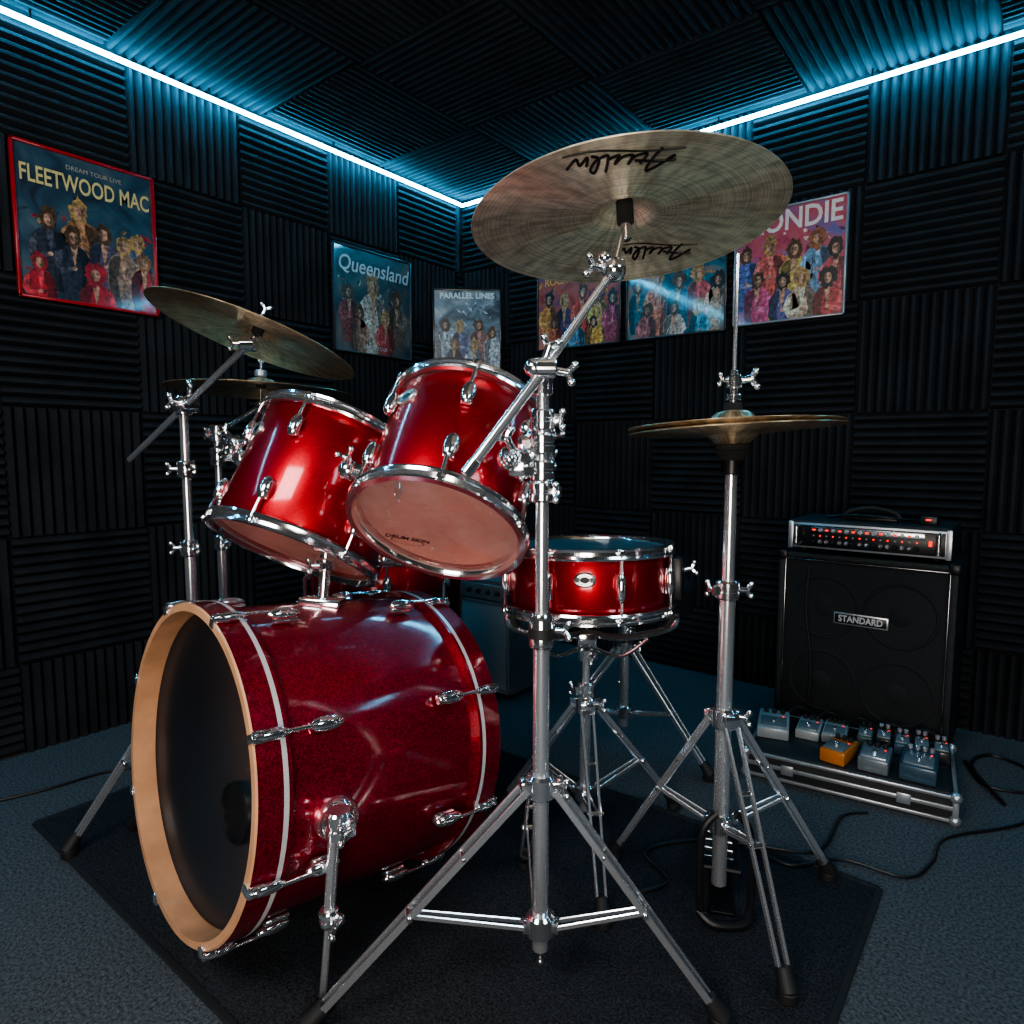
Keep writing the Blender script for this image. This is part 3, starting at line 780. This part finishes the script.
def figure(o, M, x, y, s, z, body, hair, seed, b, skin=(.50, .28, .18)):
    rnd = random.Random(seed); L = rnd.uniform(-.12, .12)*s; W = rnd.uniform(.85, 1.1)
    t = [(-.36, -1.5), (-.46, -.6), (-.44, -.05), (-.28, .17), (-.10, .27), (.10, .27), (.28, .17), (.44, -.05), (.46, -.6), (.36, -1.5)]
    poly(o, M, [(x+a*s*W+rnd.uniform(-.03, .03)*s, y+b_*s) for a, b_ in t], z, body, b)
    dk = tuple(c*.3 for c in body); lt = tuple(min(1, c*1.7+.03) for c in body)
    g = rnd.choice((-1, 1))
    poly(o, M, [(x+g*a*s, y+b_*s) for a, b_ in ((.05, .2), (.28, .15), (.43, -.1), (.45, -.7), (.34, -1.5), (.12, -1.5), (.2, -.5))], z+.0002, dk, b)
    poly(o, M, [(x+a*s, y+b_*s) for a, b_ in ((-.11, .28), (.10, .28), (.05, -.2), (-.02, -.45))], z+.0003, skin if rnd.random() < .5 else lt, b)
    poly(o, M, [(x-g*a*s, y+b_*s) for a, b_ in ((.44, .0), (.58, -.4), (.42, -.72), (.05, -.55), (.04, -.42), (.36, -.5), (.34, .05))], z+.0004, lt, b)
    blob(o, M, x-g*.02*s, y-.48*s, .07*s, .06*s, z+.0005, skin, b)
    for k in range(5):
        xx = x+rnd.uniform(-.35, .35)*s; yy = y+rnd.uniform(-1.1, .0)*s
        poly(o, M, [(xx, yy), (xx+.05*s, yy+.02*s), (xx+rnd.uniform(-.1, .14)*s, yy-.35*s)], z+.00045, dk if k % 2 else lt, b)
    hx = x+L*.3
    blob(o, M, hx, y+.50*s, rnd.uniform(.20, .30)*s, rnd.uniform(.30, .38)*s, z+.0006, hair, b, 26, .5, seed)
    blob(o, M, hx, y+.47*s, .115*s, .18*s, z+.0008, skin, b)
    poly(o, M, [(hx+g*a*s, y+b_*s) for a, b_ in ((.02, .62), (.12, .55), (.125, .42), (.05, .29), (.02, .40), (.05, .47))], z+.0009, tuple(c*.4 for c in skin), b)
    poly(o, M, [(hx+a*s, y+b_*s) for a, b_ in ((-.15, .42), (-.16, .66), (0, .76), (.16, .66), (.15, .42), (.10, .60), (-.02, .64), (-.10, .58))], z+.0010, tuple(c*.8 for c in hair), b)
    for e_ in (-1, 1): poly(o, M, [(hx+e_*.085*s, y+.50*s), (hx+e_*.03*s, y+.495*s), (hx+e_*.03*s, y+.52*s), (hx+e_*.085*s, y+.525*s)], z+.0011, (.05, .03, .02), b)
def poster(M, w, h, bg, frame_c, fw, titles, figs, pal, region=(-.5, .25), nconf=46, seed=0):
    o = Obj('music_poster'); b = (w/2-.004, h/2-.004); rnd = random.Random(seed)
    o.box((0, 0, .005), (w, h, .008), blackmetal, M, .001)
    o.add([(-w/2, -h/2, .0095), (w/2, -h/2, .0095), (w/2, h/2, .0095), (-w/2, h/2, .0095)], [[0, 1, 2, 3]], bg, M)
    for i in range(nconf):
        x = rnd.uniform(-.48, .48)*w; y = rnd.uniform(*region)*h; a = rnd.uniform(0, 6.28); L = rnd.uniform(.03, .12)*w; t = rnd.uniform(.006, .03)*w
        dx, dy = math.cos(a), math.sin(a)
        poly(o, M, [(x-dx*L/2, y-dy*L/2), (x-dy*t, y+dx*t), (x+dx*L/2, y+dy*L/2), (x+dy*t*.6, y-dx*t*.6)], .0098+.00002*i, rnd.choice(pal), b)
    for i, f in enumerate(figs):
        figure(o, M, f[0]*w, f[1]*h, f[2]*h, .0112+.0004*i, f[3], f[4], i*7+int(w*1000), b)
    for (tx, x, y, size, c, sh, bold) in titles:
        vs, fs = text_geo(tx, size, sh, bold)
        wd = max(v.x for v in vs)-min(v.x for v in vs); k = min(1, w*.92/wd)
        o.add([(v.x*k, v.y, 0) for v in vs], fs, ink(c, True), M @ Matrix.Translation((x*w, y*h, .0155)))
    fm = mat('poster_frame', frame_c, .1, .3, coat=.5, noise=.1)
    for sy in (-1, 1): o.box((0, sy*(h/2), .009), (w+fw, fw, .018), fm, M, .002)
    for sx in (-1, 1): o.box((sx*(w/2), 0, .009), (fw, h+fw, .018), fm, M, .002)
    o.finish(False)
def wl(t, z): return frame((.001, -t, z), (1, 0, 0), (0, 1, 0))
def wb(t, z): return frame((t, -.001, z), (0, -1, 0), (1, 0, 0))
gold = (.80, .66, .30); pale = (.6, .66, .68); brn = (.10, .05, .02); bld = (.45, .28, .10); blk = (.02, .015, .015)
poster(wl(1.872, 1.727), .42, .475, poster_bg((.012, .02, .04), (.03, .07, .11), (.08, .13, .16), 7), (.42, .01, .015), .010,
       [('FLEETWOOD MAC', .0, .30, .075, gold, 0, .0012), ('DREAM TOUR LIVE', .05, .41, .020, (.55, .5, .4), 0, 0)],
       [(-.06, .0, .27, (.30, .14, .06), bld), (-.28, -.08, .24, (.03, .03, .05), brn), (.10, -.10, .23, (.10, .08, .14), brn), (.36, -.10, .2, (.10, .12, .18), bld),
        (-.12, -.16, .22, (.03, .03, .05), brn), (.24, -.16, .24, (.3, .2, .14), bld), (.40, -.24, .22, (.4, .04, .04), (.3, .14, .05)),
        (-.36, -.36, .20, (.45, .02, .03), (.35, .02, .03)), (.02, -.40, .24, (.45, .02, .03), (.4, .02, .03))],
       [(.42, .02, .03), (.5, .03, .03), (.03, .05, .08), (.3, .2, .12), (.12, .02, .03)], (-.5, .1), seed=1)
poster(wl(.645, 1.70), .47, .48, poster_bg((.01, .02, .03), (.04, .06, .07), (.12, .13, .11), 6), (.05, .06, .07), .008,
       [('Queensland', 0, .33, .10, pale, .2, .0010), ('ARENA TOUR', 0, -.44, .024, pale, 0, 0)],
       [(-.32, -.05, .24, (.2, .04, .04), brn), (.30, -.04, .25, (.12, .08, .06), brn), (-.02, .0, .36, (.50, .42, .34), (.4, .22, .08)), (-.2, -.22, .22, (.25, .12, .08), brn), (.14, -.24, .24, (.4, .05, .05), bld)],
       [(.03, .06, .08), (.3, .3, .28), (.25, .06, .04), (.02, .02, .02), (.4, .36, .3)], (-.4, .2), seed=2)
n3 = V((.651, -.759, 0))
M3 = frame(V((.1435, -.123, 1.63))+n3*.016, n3, (.759, .651, 0))
poster(M3, .352, .42, poster_bg((.02, .04, .06), (.12, .18, .22), (.38, .42, .42), 9), (.02, .02, .02), .008,
       [('PARALLEL LINES', 0, .42, .040, (.8, .85, .85), 0, .0014)],
       [(-.34, -.05, .24, (.35, .38, .4), blk), (-.1, -.08, .26, (.1, .12, .2), bld), (.18, -.06, .25, (.3, .12, .1), brn), (.38, -.14, .22, (.5, .5, .5), brn), (-.2, -.28, .22, (.05, .05, .07), (.25, .12, .05)), (.1, -.3, .24, (.4, .42, .45), bld)],
       [(.4, .45, .48), (.08, .12, .16), (.2, .3, .36), (.6, .62, .6)], (-.5, .35), 70, seed=3)
poster(wb(.765, 1.695), .475, .38, poster_bg((.25, .02, .03), (.45, .10, .06), (.08, .05, .15), 8), (.03, .03, .035), .008,
       [('ROCK REVIVAL', -.05, .36, .05, (.8, .5, .1), 0, .001)],
       [(-.36, .0, .30, (.55, .2, .04), blk), (-.16, -.06, .32, (.08, .05, .12), bld), (.06, .02, .32, (.6, .08, .05), brn), (.26, -.04, .30, (.5, .35, .08), brn), (.42, -.1, .3, (.3, .05, .1), blk), (-.28, -.3, .26, (.5, .1, .04), brn), (0, -.32, .26, (.1, .2, .3), (.3, .12, .04)), (.2, -.34, .26, (.6, .3, .06), blk)],
       [(.6, .1, .03), (.7, .35, .05), (.1, .03, .1), (.5, .02, .05)], (-.5, .45), 70, seed=4)
poster(wb(1.27, 1.695), .465, .38, poster_bg((.01, .05, .09), (.03, .15, .22), (.40, .18, .1), 7), (.03, .03, .035), .008,
       [('LIVE ON STAGE', 0, .36, .05, (.6, .8, .85), 0, .001)],
       [(-.38, -.02, .28, (.04, .15, .22), brn), (-.18, .0, .32, (.55, .2, .12), bld), (.04, -.04, .30, (.03, .1, .18), brn), (.24, .02, .30, (.5, .08, .08), bld), (.42, -.08, .28, (.4, .3, .2), blk), (-.28, -.3, .26, (.3, .1, .1), brn), (.0, -.32, .28, (.45, .4, .35), brn), (.25, -.34, .26, (.05, .2, .3), bld)],
       [(.05, .3, .4), (.5, .25, .1), (.02, .06, .1), (.5, .5, .45)], (-.5, .45), 70, seed=5)
poster(wb(1.748, 1.735), .42, .44, poster_bg((.35, .03, .10), (.50, .10, .14), (.10, .12, .35), 8), (.25, .27, .3), .008,
       [('BLONDIE', .0, .37, .11, (.9, .82, .82), 0, .0025)],
       [(-.38, -.0, .26, (.08, .12, .35), brn), (-.16, .04, .28, (.6, .12, .10), bld), (.06, -.02, .28, (.6, .45, .12), brn), (.26, .04, .27, (.12, .25, .40), (.3, .1, .04)), (.42, -.06, .26, (.5, .08, .1), blk), (-.28, -.24, .26, (.55, .08, .2), brn), (-.04, -.28, .26, (.12, .12, .3), blk), (.14, -.28, .28, (.55, .4, .3), bld), (.36, -.3, .26, (.5, .06, .06), blk)],
       [(.6, .05, .12), (.15, .2, .5), (.7, .4, .1), (.1, .03, .08), (.7, .5, .5)], (-.5, .28), 80, seed=6)

# ------------------------------------------------------------ lights
def area(name, p, tgt, size, energy, col):
    l = bpy.data.lights.new(name, 'AREA'); l.size = size; l.energy = energy; l.color = col
    ob = bpy.data.objects.new(name, l); p = PLAN @ V(p); tgt = PLAN @ V(tgt)
    ob.location = p; ob.rotation_euler = (tgt-p).to_track_quat('-Z', 'Y').to_euler()
    bpy.context.scene.collection.objects.link(ob)
area('side_fill_light', (-1.0, -.2, 2.15), (-.2, 1.5, .6), .8, 36, (1, .96, .93))
area('low_fill_light', (-.25, -.9, .75), (.1, 1.3, 1.15), .8, 29, (1, .90, .78))  # added warm fill, low in front, to brighten the cymbal underside
area('side_fill_light', (1.5, -.3, 2.15), (.3, 1.6, .5), .8, 18, (.72, .90, 1))  # added cool fill from the right, to lighten the chrome stands
w = bpy.data.worlds.new('World'); bpy.context.scene.world = w; w.use_nodes = True
w.node_tree.nodes['Background'].inputs['Color'].default_value = (.02, .05, .07, 1); w.node_tree.nodes['Background'].inputs['Strength'].default_value = .05

cam = bpy.data.cameras.new('camera'); cam.lens = 36*662/1024; cam.sensor_width = 36; cam.clip_start = .02
co = bpy.data.objects.new('camera', cam); bpy.context.scene.collection.objects.link(co)
co.location = PLAN @ V((0, 0, 1.0)); co.rotation_euler = (math.radians(90-5.35), 0, ROT)
bpy.context.scene.camera = co
try:
    bpy.context.scene.view_settings.view_transform = 'AgX'
    bpy.context.scene.view_settings.look = 'AgX - Medium High Contrast'
except Exception as ex: print(ex)
